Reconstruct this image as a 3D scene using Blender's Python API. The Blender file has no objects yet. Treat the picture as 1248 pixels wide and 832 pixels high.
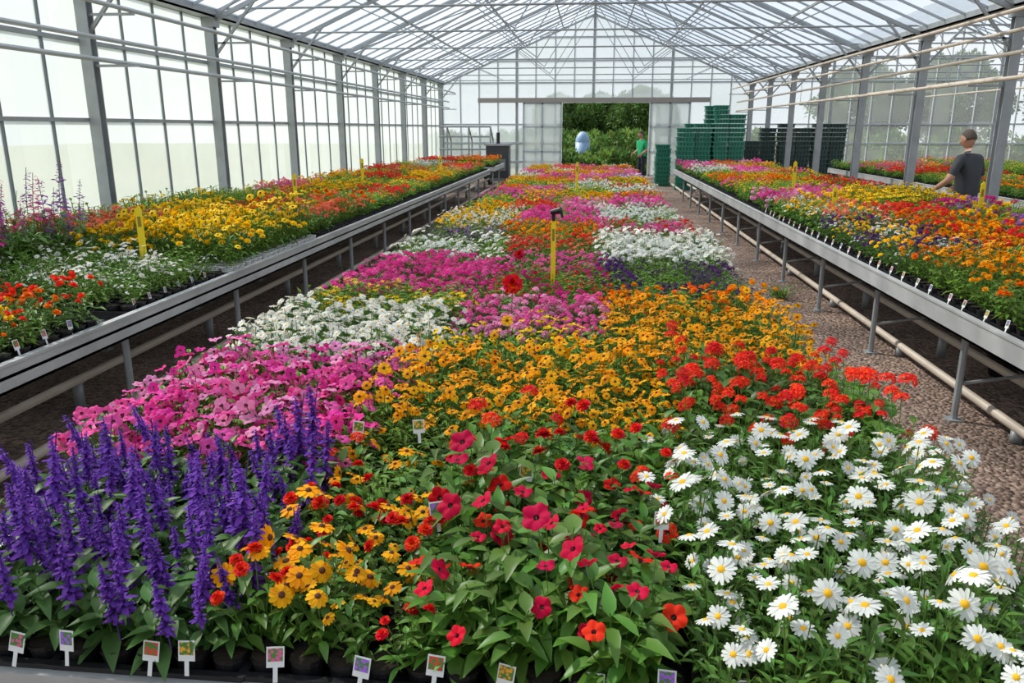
import bpy, math, random
from mathutils import Vector, Matrix, Euler
random.seed(7)
R=random.random
def U(a,b): return a+(b-a)*R()
SC=bpy.context.scene
SC.view_settings.view_transform='Standard'
def link(o): SC.collection.objects.link(o); return o
# ---------------------------------------------------------------- materials
MATS={}
def newmat(name):
    m=bpy.data.materials.new(name); m.use_nodes=True
    nt=m.node_tree; nt.nodes.clear()
    out=nt.nodes.new('ShaderNodeOutputMaterial')
    return m,nt,out
def pbr(name,col,rough=0.5,metal=0.0,noise=0.0,nscale=8.0,bump=0.0,spec=0.5):
    if name in MATS: return MATS[name]
    m,nt,out=newmat(name)
    b=nt.nodes.new('ShaderNodeBsdfPrincipled')
    b.inputs['Roughness'].default_value=rough; b.inputs['Metallic'].default_value=metal
    b.inputs['Specular IOR Level'].default_value=spec
    b.inputs['Base Color'].default_value=(*col,1)
    if noise>0 or bump>0:
        g=nt.nodes.new('ShaderNodeNewGeometry')
        n=nt.nodes.new('ShaderNodeTexNoise'); n.inputs['Scale'].default_value=nscale; n.inputs['Detail'].default_value=6
        nt.links.new(g.outputs['Position'],n.inputs['Vector'])
        mx=nt.nodes.new('ShaderNodeMix'); mx.data_type='RGBA'
        mx.inputs[6].default_value=(*[c*(1-noise) for c in col],1)
        mx.inputs[7].default_value=(*[min(1,c*(1+noise)) for c in col],1)
        nt.links.new(n.outputs['Fac'],mx.inputs[0]); nt.links.new(mx.outputs[2],b.inputs['Base Color'])
        if bump>0:
            bp=nt.nodes.new('ShaderNodeBump'); bp.inputs['Strength'].default_value=bump; bp.inputs['Distance'].default_value=0.02
            nt.links.new(n.outputs['Fac'],bp.inputs['Height']); nt.links.new(bp.outputs[0],b.inputs['Normal'])
    nt.links.new(b.outputs[0],out.inputs[0]); MATS[name]=m; return m
def soft(name,col,trans=0.3,var=0.25,rough=0.5,spec=0.3,hue=0.0):
    """petal / leaf: diffuse + translucency with per plant variation"""
    if name in MATS: return MATS[name]
    m,nt,out=newmat(name)
    oi=nt.nodes.new('ShaderNodeObjectInfo')
    geo=nt.nodes.new('ShaderNodeNewGeometry')
    add=nt.nodes.new('ShaderNodeMath'); add.operation='ADD'
    nt.links.new(geo.outputs['Random Per Island'],add.inputs[0]); nt.links.new(oi.outputs['Random'],add.inputs[1])
    mr=nt.nodes.new('ShaderNodeMapRange'); mr.inputs[1].default_value=0; mr.inputs[2].default_value=2
    mr.inputs[3].default_value=1-var; mr.inputs[4].default_value=1+var
    nt.links.new(add.outputs[0],mr.inputs[0])
    hs=nt.nodes.new('ShaderNodeHueSaturation'); hs.inputs['Color'].default_value=(*col,1)
    nt.links.new(mr.outputs[0],hs.inputs['Value'])
    mh=nt.nodes.new('ShaderNodeMapRange'); mh.inputs[3].default_value=0.5-hue; mh.inputs[4].default_value=0.5+hue
    nt.links.new(geo.outputs['Random Per Island'],mh.inputs[0]); nt.links.new(mh.outputs[0],hs.inputs['Hue'])
    b=nt.nodes.new('ShaderNodeBsdfPrincipled'); b.inputs['Roughness'].default_value=rough
    b.inputs['Specular IOR Level'].default_value=spec
    t=nt.nodes.new('ShaderNodeBsdfTranslucent')
    nt.links.new(hs.outputs[0],b.inputs['Base Color']); nt.links.new(hs.outputs[0],t.inputs['Color'])
    mx=nt.nodes.new('ShaderNodeMixShader'); mx.inputs[0].default_value=trans
    nt.links.new(b.outputs[0],mx.inputs[1]); nt.links.new(t.outputs[0],mx.inputs[2])
    nt.links.new(mx.outputs[0],out.inputs[0]); MATS[name]=m; return m
def glassmat(name,milk,col,tint=(0.97,0.99,1.0),px=0.78,py=0.78,pz=2.0):
    if name in MATS: return MATS[name]
    m,nt,out=newmat(name)
    g=nt.nodes.new('ShaderNodeNewGeometry')
    d=nt.nodes.new('ShaderNodeVectorMath'); d.operation='DIVIDE'; d.inputs[1].default_value=(px,py,pz)
    nt.links.new(g.outputs['Position'],d.inputs[0])
    fl=nt.nodes.new('ShaderNodeVectorMath'); fl.operation='FLOOR'; nt.links.new(d.outputs[0],fl.inputs[0])
    wn=nt.nodes.new('ShaderNodeTexWhiteNoise'); nt.links.new(fl.outputs[0],wn.inputs[0])
    nz=nt.nodes.new('ShaderNodeTexNoise'); nz.inputs['Scale'].default_value=1.3; nz.inputs['Detail'].default_value=5
    nt.links.new(g.outputs['Position'],nz.inputs['Vector'])
    a=nt.nodes.new('ShaderNodeMath'); a.operation='ADD'
    nt.links.new(wn.outputs[0],a.inputs[0]); nt.links.new(nz.outputs['Fac'],a.inputs[1])
    mr=nt.nodes.new('ShaderNodeMapRange'); mr.inputs[2].default_value=2
    mr.inputs[3].default_value=milk*0.62; mr.inputs[4].default_value=min(0.97,milk*1.38)
    nt.links.new(a.outputs[0],mr.inputs[0])
    tr=nt.nodes.new('ShaderNodeBsdfTransparent'); tr.inputs[0].default_value=(*tint,1)
    tl=nt.nodes.new('ShaderNodeBsdfTranslucent'); tl.inputs[0].default_value=(*col,1)
    df=nt.nodes.new('ShaderNodeBsdfDiffuse'); df.inputs[0].default_value=(*col,1)
    m1=nt.nodes.new('ShaderNodeMixShader'); m1.inputs[0].default_value=0.35
    nt.links.new(tl.outputs[0],m1.inputs[1]); nt.links.new(df.outputs[0],m1.inputs[2])
    m2=nt.nodes.new('ShaderNodeMixShader')
    nt.links.new(mr.outputs[0],m2.inputs[0]); nt.links.new(tr.outputs[0],m2.inputs[1]); nt.links.new(m1.outputs[0],m2.inputs[2])
    gl=nt.nodes.new('ShaderNodeBsdfGlossy'); gl.inputs['Roughness'].default_value=0.08
    m3=nt.nodes.new('ShaderNodeMixShader'); m3.inputs[0].default_value=0.05
    nt.links.new(m2.outputs[0],m3.inputs[1]); nt.links.new(gl.outputs[0],m3.inputs[2])
    nt.links.new(m3.outputs[0],out.inputs[0]); MATS[name]=m; return m
def gravel(name,c1,c2,scale,bump):
    m,nt,out=newmat(name)
    g=nt.nodes.new('ShaderNodeNewGeometry')
    v=nt.nodes.new('ShaderNodeTexVoronoi'); v.inputs['Scale'].default_value=scale; v.inputs['Randomness'].default_value=1
    nt.links.new(g.outputs['Position'],v.inputs['Vector'])
    n=nt.nodes.new('ShaderNodeTexNoise'); n.inputs['Scale'].default_value=1.1; n.inputs['Detail'].default_value=8
    nt.links.new(g.outputs['Position'],n.inputs['Vector'])
    sp=nt.nodes.new('ShaderNodeSeparateColor'); nt.links.new(v.outputs['Color'],sp.inputs[0])
    mx=nt.nodes.new('ShaderNodeMix'); mx.data_type='RGBA'; mx.inputs[6].default_value=(*c1,1); mx.inputs[7].default_value=(*c2,1)
    nt.links.new(sp.outputs[0],mx.inputs[0])
    mr=nt.nodes.new('ShaderNodeMapRange'); mr.inputs[1].default_value=.3; mr.inputs[2].default_value=.7; mr.inputs[3].default_value=.55; mr.inputs[4].default_value=1.3
    nt.links.new(n.outputs['Fac'],mr.inputs[0])
    hs=nt.nodes.new('ShaderNodeHueSaturation'); nt.links.new(mx.outputs[2],hs.inputs['Color']); nt.links.new(mr.outputs[0],hs.inputs['Value'])
    b=nt.nodes.new('ShaderNodeBsdfPrincipled'); b.inputs['Roughness'].default_value=0.8
    nt.links.new(hs.outputs[0],b.inputs['Base Color'])
    bp=nt.nodes.new('ShaderNodeBump'); bp.invert=True; bp.inputs['Strength'].default_value=bump; bp.inputs['Distance'].default_value=0.03
    nt.links.new(v.outputs['Distance'],bp.inputs['Height']); nt.links.new(bp.outputs[0],b.inputs['Normal'])
    nt.links.new(b.outputs[0],out.inputs[0]); return m

STEEL=pbr('galvanised_steel',(0.36,0.38,0.39),0.5,0.3,0.25,5)
ALU=pbr('aluminium_rail',(0.50,0.50,0.49),0.45,0.25,0.35,3,0.05)
PAINT=pbr('pale_frame',(0.48,0.51,0.53),0.5,0.1,0.15,3)
DARKBAR=pbr('glazing_bar_grey',(0.22,0.25,0.27),0.5,0.3)
ROOFBAR=pbr('roof_glazing_bar',(0.42,0.45,0.48),0.5,0.1)
PIPE=pbr('cream_pipe',(0.60,0.51,0.41),0.5,0.0,0.2,4)
BLACK=pbr('black_plastic',(0.010,0.010,0.012),0.4,0,0.3,20)
SOIL=pbr('potting_soil',(0.03,0.018,0.01),0.9,0,0.5,60,0.5)
WHITEP=pbr('white_plastic',(0.75,0.75,0.73),0.4)
GLASS_L=glassmat('milky_side_glass',0.78,(0.78,0.84,0.84),(.93,.96,.96),pz=2.05)
GLASS_R=glassmat('roof_glass',0.42,(0.80,0.88,0.96),(0.90,0.95,1.0),pz=50)
GLASS_B=glassmat('gable_glass',0.6,(0.82,0.89,0.93),pz=1.1)
GLASS_C=glassmat('clear_side_glass',0.3,(0.88,0.92,0.93),pz=1.1)
FLOORM=gravel('gravel',(0.13,0.08,0.055),(0.40,0.28,0.22),34,1.0)
GROUNDM=gravel('outdoor_ground',(0.10,0.13,0.04),(0.22,0.24,0.10),12,0.5)

# ---------------------------------------------------------------- mesh builder
class MB:
    def __init__(s): s.v=[]; s.f=[]; s.m=[]; s.mats=[]
    def mi(s,mat):
        if mat not in s.mats: s.mats.append(mat)
        return s.mats.index(mat)
    def add(s,vs,fs,mat):
        o=len(s.v); s.v.extend([tuple(v) for v in vs]); k=s.mi(mat)
        for f in fs: s.f.append(tuple(i+o for i in f)); s.m.append(k)
    def box(s,x0,x1,y0,y1,z0,z1,mat):
        s.add([(x0,y0,z0),(x1,y0,z0),(x1,y1,z0),(x0,y1,z0),(x0,y0,z1),(x1,y0,z1),(x1,y1,z1),(x0,y1,z1)],
          [(0,3,2,1),(4,5,6,7),(0,1,5,4),(1,2,6,5),(2,3,7,6),(3,0,4,7)],mat)
    def beam(s,p,q,w,h,mat):
        p=Vector(p);q=Vector(q);d=(q-p).normalized()
        up=Vector((0,0,1)) if abs(d.z)<0.95 else Vector((0,1,0))
        a=d.cross(up).normalized()*w/2; b=a.cross(d).normalized()*h/2
        s.add([p-a-b,p+a-b,p+a+b,p-a+b,q-a-b,q+a-b,q+a+b,q-a+b],
          [(0,3,2,1),(4,5,6,7),(0,1,5,4),(1,2,6,5),(2,3,7,6),(3,0,4,7)],mat)
    def tube(s,p,q,r0,r1,n,mat,cap=True):
        p=Vector(p);q=Vector(q);d=(q-p).normalized()
        up=Vector((0,0,1)) if abs(d.z)<0.95 else Vector((0,1,0))
        a=d.cross(up).normalized(); b=a.cross(d).normalized()
        vs=[];fs=[]
        for c,r in((p,r0),(q,r1)):
            for i in range(n):
                t=2*math.pi*i/n; vs.append(c+a*math.cos(t)*r+b*math.sin(t)*r)
        for i in range(n): j=(i+1)%n; fs.append((i,j,n+j,n+i))
        if cap: fs+= [tuple(range(n))[::-1],tuple(range(n,2*n))]
        s.add(vs,fs,mat)
    def ell(s,c,rx,ry,rz,mat,nu=12,nv=8,fn=None):
        vs=[];fs=[]
        for j in range(nv+1):
            ph=math.pi*j/nv
            for i in range(nu):
                th=2*math.pi*i/nu
                x,y,z=math.sin(ph)*math.cos(th),math.sin(ph)*math.sin(th),math.cos(ph)
                if fn: x,y,z=fn(x,y,z)
                vs.append((c[0]+x*rx,c[1]+y*ry,c[2]+z*rz))
        for j in range(nv):
            for i in range(nu):
                k=(i+1)%nu; fs.append((j*nu+i,(j+1)*nu+i,(j+1)*nu+k,j*nu+k))
        s.add(vs,fs,mat)
    def mesh(s,name,smooth=False):
        me=bpy.data.meshes.new(name); me.from_pydata(s.v,[],s.f)
        for m in s.mats: me.materials.append(m)
        me.polygons.foreach_set('material_index',s.m)
        if smooth: me.polygons.foreach_set('use_smooth',[True]*len(s.f))
        me.update(); return me
    def obj(s,name,smooth=False,parent=None,loc=None,rz=0):
        o=bpy.data.objects.new(name,s.mesh(name,smooth)); link(o)
        if loc: o.location=loc
        o.rotation_euler=(0,0,rz)
        if parent: o.parent=parent
        return o
def ribbon(mb,p,d,sd,L,W,n,curve,fold,mat,prof):
    nr=d.cross(sd)
    if n==1:
        t=prof[2]; m_=p+d*(L*t)+nr*(curve*L*t*t)
        mb.add([p,m_-sd*(W/2)+nr*fold*W,p+d*L+nr*curve*L,m_+sd*(W/2)+nr*fold*W],[(0,1,2),(0,2,3)],mat); return
    vs=[];fs=[]
    for i in range(n+1):
        t=i/n; w=W/2*prof[0](t); c=p+d*(L*t)+nr*(curve*L*t*t)
        vs+= [c-sd*w+nr*(fold*w*2),c,c+sd*w+nr*(fold*w*2)]
    for i in range(n):
        a=3*i; fs+=[(a,a+1,a+4,a+3),(a+1,a+2,a+5,a+4)]
    mb.add(vs,fs,mat)
LEAFP=(lambda t: max(0.06,math.sin(math.pi*min(1,t**0.8))),0,0.42)
PETP=(lambda t: (0.35+0.65*min(1,t/0.45)) if t<0.75 else 1-2.0*(t-0.75),0,0.72)
ROUNDP=(lambda t: 0.3+0.9*math.sin(math.pi*(0.15+0.72*t)),0,0.75)
def basis(n):
    n=n.normalized(); a=n.cross(Vector((0.31,0.87,0.2))).normalized(); return a,n.cross(a),n
def rdir(tilt):
    a=U(0,6.283); t=abs(random.gauss(0,tilt)); return Vector((math.sin(t)*math.cos(a),math.sin(t)*math.sin(a),math.cos(t)))
def dome(mb,c,n,r,h,mat,seg=8):
    u,v,w=basis(n); vs=[];fs=[]
    for rr,hh in((1,0),(0.75,0.6)):
        for i in range(seg):
            t=6.283*i/seg; vs.append(c+(u*math.cos(t)+v*math.sin(t))*r*rr+w*h*hh)
    vs.append(c+w*h)
    for i in range(seg):
        j=(i+1)%seg; fs+=[(i,j,seg+j,seg+i),(seg+i,seg+j,2*seg)]
    mb.add(vs,fs,mat)
def rays(mb,c,n,r,k,W,mat,el,lod,curve=0.0,inner=0.2,prof=PETP):
    u,v,w=basis(n); t0=U(0,6)
    for i in range(k):
        t=t0+6.283*i/k+U(-.08,.08); e=el+U(-.12,.12)
        o=u*math.cos(t)+v*math.sin(t); d=(o*math.cos(e)+w*math.sin(e)); s=w.cross(o)
        ribbon(mb,c+o*(r*inner)+w*0.001*(i%2),d,s,r*(1-inner)*U(.9,1.08),W,lod+0 if lod>0 else 1,curve,0.12,mat,prof)
def f_daisy(mb,c,n,r,mt,lod):
    rays(mb,c,n,r,(10,13,16)[lod],r*(0.52,0.40,0.30)[lod],mt[0],U(-.2,.25),(1,2,3)[lod],-0.14)
    dome(mb,c,n,r*0.29,r*0.16,mt[1],(5,6,9)[lod])
def f_rud(mb,c,n,r,mt,lod):
    rays(mb,c,n,r,(8,10,12)[lod],r*(0.62,0.52,0.46)[lod],mt[0],U(-.3,.15),(1,2,3)[lod],-0.18)
    dome(mb,c,n,r*0.29,r*0.28,mt[1],(5,6,9)[lod])
def f_pet(mb,c,n,r,mt,lod):
    u,v,w=basis(n); seg=(10,15,30)[lod]; t0=U(0,6); rg=((0.08,-.5),(0.22,-.16),(0.7,0.02),(1.0,-.08)) if lod else ((0.12,-.3),(1.0,0))
    vs=[];fs=[]; ph=U(0,6)
    for k,(rr,h) in enumerate(rg):
        for i in range(seg):
            t=6.283*i/seg; lobe=1-0.2*(1-abs(math.cos(2.5*t)))**1.5*(rr>0.5)
            wav=0.10*math.sin(5*t+1)*(rr>.6)+0.05*math.sin(9*t+ph)*(rr>.9)+.10*math.sin(2*t+ph)*(rr>.6)
            vs.append(c+(u*math.cos(t+t0)+v*math.sin(t+t0))*r*rr*lobe+w*r*(h+wav))
    inner=[]; outer=[]
    for k in range(len(rg)-1):
        for i in range(seg):
            j=(i+1)%seg; q=(k*seg+i,k*seg+j,(k+1)*seg+j,(k+1)*seg+i)
            (inner if (k==0 and lod) else outer).append(q)
    mb.add(vs,outer,mt[0])
    if inner: mb.add(vs[:2*seg],inner,mt[1])
def f_floret(mb,c,n,r,mt,lod,k=5):
    rays(mb,c,n,r,k,r*0.85,mt[0],U(0,.3),1 if lod<2 else 2,0,0.05,ROUNDP)
    if lod>1: dome(mb,c,n,r*0.14,r*.1,mt[1],5)
def f_small(mb,c,n,r,mt,lod): f_floret(mb,c,n,r,mt,lod)
def f_cluster(mb,c,n,r,mt,lod):
    N=(7,11,17)[lod]; u,v,w=basis(n)
    for i in range(N):
        ph=math.acos(1-0.85*(i+.5)/N); th=i*2.4
        d=(u*math.cos(th)+v*math.sin(th))*math.sin(ph)+w*math.cos(ph)
        f_floret(mb,c+d*r*U(.75,1)-w*r*.4,(d+rdir(.3)*.3).normalized(),r*(0.52,0.46,0.40)[lod],mt,min(lod,1))
def f_pom(mb,c,n,r,mt,lod):
    u,v,w=basis(n)
    L=((0.0,9,1),(.5,8,.85),(1.05,5,.7)) if lod<2 else ((-.1,14,1),(.25,12,.92),(.6,10,.8),(.95,8,.66),(1.3,5,.5))
    for e,k,s in L:
        rays(mb,c+w*r*.05,n,r*s,k,r*(0.62 if lod<2 else .42),mt[0],e,1 if lod<2 else 2,-.15 if e<.8 else .1,0.06,ROUNDP)
    if lod<2: dome(mb,c,n,r*.5,r*.45,mt[0],6)
def f_spike(mb,c,n,r,mt,lod):
    L=r; w=n.normalized(); u,v,_=basis(n); W=(9,12,16)[lod]; bend=(u*U(-1,1)+v*U(-1,1))*L*.12
    stem(mb,c-w*L*0.3,c+w*L,0.0018,mt[1])
    for i in range(W):
        t=i/W; g=U(.65,1.4); rad=(L*(0.09*(1-t)**.55+0.014))*g
        if lod==2 and t<.35 and R()<.3: continue
        for j in range((4,5,7)[lod]):
            th=6.283*j/(4,5,7)[lod]+i*.6+U(-.4,.4); o=u*math.cos(th)+v*math.sin(th)
            d=(o+w*U(-.2,.6)).normalized(); s=w.cross(o).normalized()
            p=c+w*L*t+bend*t*t+w*U(-.006,.006)
            ribbon(mb,p,d,s,rad*U(.8,1.7),rad*(.9,.75,.6)[lod],1 if lod<2 else 2,-.4,.2,mt[0],ROUNDP)
            if lod==2: ribbon(mb,p+w*.002,(d+w*.9).normalized(),s,rad*.8,rad*.45,1,.2,.2,mt[2 if (len(mt)>2 and j%2) else 0],ROUNDP)
def stem(mb,p,q,r,mat):
    p=Vector(p);q=Vector(q); m_=(p+q)/2; m_=Vector((p.x*.65+q.x*.35,p.y*.65+q.y*.35,m_.z))
    vs=[];fs=[]
    for c in(p,m_,q):
        for i in range(3):
            t=2.094*i; vs.append(c+Vector((math.cos(t)*r,math.sin(t)*r,0)))
    for k in(0,3):
        for i in range(3): j=(i+1)%3; fs.append((k+i,k+j,k+3+j,k+3+i))
    mb.add(vs,fs,mat)
LF={'mid':soft('leaf_mid_green',(0.105,0.225,0.028),.33,.5,.42,.45,.022),
    'light':soft('leaf_light_green',(0.17,0.31,0.035),.33,.45,.45,.35,.022),
    'blue':soft('leaf_sage_green',(0.09,0.19,0.042),.3,.45,.45,.4,.015)}
STEMM=soft('stem_green',(0.13,0.25,0.04),.1,.2)
C={'white':(0.84,0.84,0.78),'yellow':(0.95,0.62,0.012),'gold':(0.93,0.38,0.005),'amber':(0.95,0.46,0.010),'orange':(0.90,0.20,0.006),'red':(0.74,0.008,0.010),
   'crimson':(0.58,0.005,0.022),'scarlet':(0.84,0.035,0.010),'pink':(0.86,0.11,0.39),'hotpink':(0.78,0.04,0.30),'lpink':(0.90,0.32,0.57),
   'magenta':(0.55,0.015,0.21),'purple':(0.19,0.06,0.43),'violet':(0.09,0.015,0.15),'lilac':(0.42,0.13,0.55),'salmon':(0.90,0.18,0.11)}
def petal(c): return soft('petal_'+c,C[c],.3,.27,.6,.12,.012)
EYE_Y=pbr('disc_yellow',(0.85,0.45,0.01),.8); EYE_B=pbr('disc_brown',(0.09,0.025,0.006),.8); EYE_D=pbr('throat_dark',(0.14,0.004,0.03),.7)
CALYX=soft('calyx_purple',(0.10,0.035,0.25),.1,.3)
# kind: H,R,stems,leaves/stem,leafL,leafW,leafmat,flowerfn,nflow,fr,eye,tilt,above
KIND={
 'daisy':(.28,.13,14,7,.062,.018,'mid',f_daisy,5,.034,EYE_Y,.5,.05),
 'mdaisy':(.20,.12,11,6,.05,.014,'light',f_daisy,14,.021,EYE_Y,.5,.035),
 'rud':(.21,.12,11,6,.065,.028,'mid',f_rud,6,.033,EYE_B,.5,.06),
 'rudmass':(.22,.12,11,6,.06,.018,'light',f_rud,11,.024,EYE_B,.45,.06),
 'petleaf':(.25,.14,12,7,.095,.045,'mid',f_pet,4,.032,EYE_D,.7,.06),
 'pet':(.21,.13,11,6,.045,.022,'light',f_pet,11,.029,EYE_D,.6,.03),
 'ger':(.23,.12,10,6,.055,.03,'mid',f_cluster,4,.026,EYE_Y,.3,.07),
 'zin':(.24,.12,10,6,.075,.032,'mid',f_pom,3,.027,EYE_Y,.4,.06),
 'zinm':(.20,.12,9,6,.06,.026,'mid',f_pom,6,.024,EYE_Y,.4,.05),
 'gerleaf':(.25,.13,12,6,.09,.042,'mid',f_cluster,2,.030,EYE_Y,.3,.07),
 'phlox':(.19,.12,10,6,.045,.016,'mid',f_cluster,8,.025,EYE_Y,.35,.03),
 'mari':(.19,.12,10,6,.045,.016,'mid',f_pom,8,.023,EYE_Y,.4,.04),
 'small':(.18,.12,11,6,.042,.014,'mid',f_small,23,.015,EYE_Y,.5,.03),
 'sal':(.20,.13,11,7,.10,.042,'blue',f_spike,4,.215,CALYX,.15,.0),
 'snap':(.32,.14,11,9,.09,.022,'mid',f_spike,4,.24,STEMM,.12,.03),
 'leafy':(.22,.13,13,8,.055,.022,'light',None,0,0,None,0,0),
 'leaf2':(.22,.13,12,7,.085,.038,'mid',None,0,0,None,0,0),
}
NICE={'daisy':'daisy','mdaisy':'small_daisy','rud':'rudbeckia','rudmass':'coneflower','petleaf':'leafy_petunia','pet':'petunia','ger':'geranium','zin':'zinnia','zinm':'small_zinnia','gerleaf':'leafy_geranium','phlox':'phlox','mari':'marigold','small':'dianthus','sal':'salvia','snap':'snapdragon','leafy':'green','leaf2':'broadleaf_green'}
PROTO={}; PN=[0]
def park(ob,skip=0):
    i=PN[0]; PN[0]+=1+skip; ob.location=(-5.8+(i%18)*.65,-6.5+(i//18)*.62,0.02)
def protos(key,lod):
    if (key,lod) in PROTO: return PROTO[(key,lod)]
    kind,col=key.split('_') if '_' in key else (key,None)
    H,Rr,ns,lp,ll,lw,lm,fn,nf,fr,eye,tilt,above=KIND[kind]
    out=[]
    for v in range(4 if lod==2 else 3):
        mb=MB(); lmat=LF[lm]
        if lod<2: lp_=max(3,int(lp*(.6,.8)[lod])); ls=(1.35,1.15)[lod]
        else: lp_=lp; ls=1
        tips=[]
        for i in range(ns):
            a=i*2.4+U(-.3,.3); r=Rr*math.sqrt((i+.5)/ns)*U(.85,1.15)
            z=H*(1-.32*(r/Rr)**2)*U(.78,1.12)
            tip=Vector((r*math.cos(a),r*math.sin(a),z)); base=Vector((tip.x*.25,tip.y*.25,-.01))
            if lod>0: stem(mb,base,tip,.0018,STEMM)
            tips.append(tip); th=U(0,6)
            for k in range(lp_):
                t=.12+.88*(k+.5)/lp_
                p=base.lerp(tip,t); p.x=base.x+(tip.x-base.x)*t**1.3; p.y=base.y+(tip.y-base.y)*t**1.3
                th+=2.4 if k%2 else math.pi
                o=Vector((math.cos(th),math.sin(th),0)); e=U(-.2,.75)+.35*(t>.85)
                d=(o*math.cos(e)+Vector((0,0,math.sin(e)))); s=Vector((-math.sin(th),math.cos(th),0))
                L=ll*ls*U(.65,1.25)*(1.15-.4*t)
                ribbon(mb,p,d,s,L,lw*ls*U(.75,1.2)*(1.15-.35*t),(1,2,4)[lod],-U(.15,.6),.22,lmat,LEAFP)
        if fn:
            n_=nf
            if lod==2: n_=max(1,nf+(v-1 if v<3 else -1))
            ml=[petal(col),eye,CALYX if col=='purple' else petal(col)]
            if kind=='snap': ml=[petal(col),STEMM,petal(col)]
            for i in range(n_):
                a=i*2.4+U(-.5,.5)+v; r=Rr*1.12*math.sqrt((i+.4)/n_)*U(.8,1.15)
                z=H*(1-.40*(r/Rr/1.1)**2)*U(.85,1.08)+above*U(.2,1.7)
                c=Vector((r*math.cos(a),r*math.sin(a),z)); o=Vector((c.x,c.y,0))/(Rr)
                n=(rdir(tilt)+o*(.5 if kind not in('sal','snap') else .12)).normalized()
                if kind in('sal','snap'): c.z=H*U(.5,1.0); fr_=fr*U(.6,1.15)
                else:
                    fr_=fr*U(.78,1.15); stem(mb,Vector((c.x*.55,c.y*.55,H*.45)),c-n*fr_*.1,.0016,STEMM)
                fn(mb,c,n,fr_,ml,lod)
        nm=(col+'_' if col else 'leafy_')+NICE[kind]+'_plant'
        ob=bpy.data.objects.new(nm,mb.mesh(nm,True)); park(ob)
        out.append(ob)
    PROTO[(key,lod)]=out; return out
COLN={}
def scatter(name,protolist,pts,parent=None):
    uq=sorted(set(protolist),key=lambda o:o.name)
    ck=tuple(o.name for o in uq)
    if ck not in COLN:
        c=bpy.data.collections.new('plant_set_%d'%len(COLN))
        for o in uq: c.objects.link(o)
        ng=bpy.data.node_groups.new('scatter','GeometryNodeTree')
        ng.interface.new_socket('Geometry',in_out='INPUT',socket_type='NodeSocketGeometry')
        ng.interface.new_socket('Geometry',in_out='OUTPUT',socket_type='NodeSocketGeometry')
        gi=ng.nodes.new('NodeGroupInput'); go=ng.nodes.new('NodeGroupOutput')
        ci=ng.nodes.new('GeometryNodeCollectionInfo'); ci.inputs['Collection'].default_value=c
        ci.inputs['Separate Children'].default_value=True; ci.inputs['Reset Children'].default_value=True
        io=ng.nodes.new('GeometryNodeInstanceOnPoints'); io.inputs['Pick Instance'].default_value=True
        def na(n,t):
            x=ng.nodes.new('GeometryNodeInputNamedAttribute'); x.data_type=t; x.inputs['Name'].default_value=n
            return [o for o in x.outputs if o.enabled and o.name=='Attribute'][0]
        L=ng.links.new
        L(gi.outputs[0],io.inputs['Points']); L(ci.outputs[0],io.inputs['Instance'])
        L(na('pick','INT'),io.inputs['Instance Index']); L(na('rot','FLOAT_VECTOR'),io.inputs['Rotation']); L(na('scl','FLOAT'),io.inputs['Scale'])
        L(io.outputs[0],go.inputs[0]); COLN[ck]=ng
    ng=COLN[ck]
    cx=sum(p[0] for p in pts)/len(pts); cy=sum(p[1] for p in pts)/len(pts); cz=min(p[2] for p in pts)
    me=bpy.data.meshes.new(name); me.from_pydata([(p[0]-cx,p[1]-cy,p[2]-cz) for p in pts],[],[])
    a=me.attributes.new('rot','FLOAT_VECTOR','POINT'); b=me.attributes.new('scl','FLOAT','POINT'); c=me.attributes.new('pick','INT','POINT')
    rot=[]
    for p in pts: rot+=list(p[3])
    a.data.foreach_set('vector',rot); b.data.foreach_set('value',[p[4] for p in pts]); c.data.foreach_set('value',[uq.index(random.choice(protolist)) for p in pts])
    o=bpy.data.objects.new(name,me); link(o); o.location=(cx,cy,cz)
    md=o.modifiers.new('scatter','NODES'); md.node_group=ng
    if parent: o.parent=parent
    return o
def bed(name,keys,x0,x1,y0,y1,z,sp=.155,sc=1.0,lod=None,jit=.035):
    if lod is None: lod=2 if y0<4.4 else (1 if y0<9.5 else 0)
    pr=[]
    for k in keys: pr+=protos(k,lod)
    pts=[]; nx=max(1,round((x1-x0)/sp)); ny=max(1,round((y1-y0)/sp)); hs=U(.92,1.1)
    for i in range(nx):
        for j in range(ny):
            x=x0+(i+.5)*(x1-x0)/nx+U(-jit,jit); y=y0+(j+.5)*(y1-y0)/ny+U(-jit,jit)
            pts.append((x,y,z,(U(-.16,.16),U(-.16,.16),U(0,6.28)),sc*hs*U(.74,1.2)))
    return scatter(name,pr,pts)
# ---------------------------------------------------------------- ground + shell
mb=MB(); mb.box(-6.6,19.3,-8,34.3,-.1,0,FLOORM); mb.obj('floor')
mb=MB(); mb.box(-70,80,-30,110,-.3,-.11,GROUNDM); mb.obj('ground')
XL,XR,X2=-6.3,6.3,18.9; YB,YF=34.0,-7.0; EZ=3.75; RZ=6.45
COLY=[9.9+3.4*k for k in range(-5,8)]
def sidewall(name,x,glass):
    mb=MB()
    mb.add([(x,YF,.5),(x,YB,.5),(x,YB,EZ),(x,YF,EZ)],[(0,1,2,3)],glass)
    mb.box(x-.05,x+.05,YF,YB,0,.5,pbr('concrete_base',(.4,.4,.38),.8,0,.2,5))
    y=YF
    while y<YB+.01:
        mb.box(x-.02,x+.02,y-.016,y+.016,.5,EZ,DARKBAR); y+=.85
    for z in(.52,2.05,3.0): mb.box(x-.03,x+.03,YF,YB,z-.025,z+.025,STEEL)
    return mb.obj(name)
sidewall('wall_left',XL-.1,GLASS_L)
sidewall('wall_right',X2+.1,GLASS_C)
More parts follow.
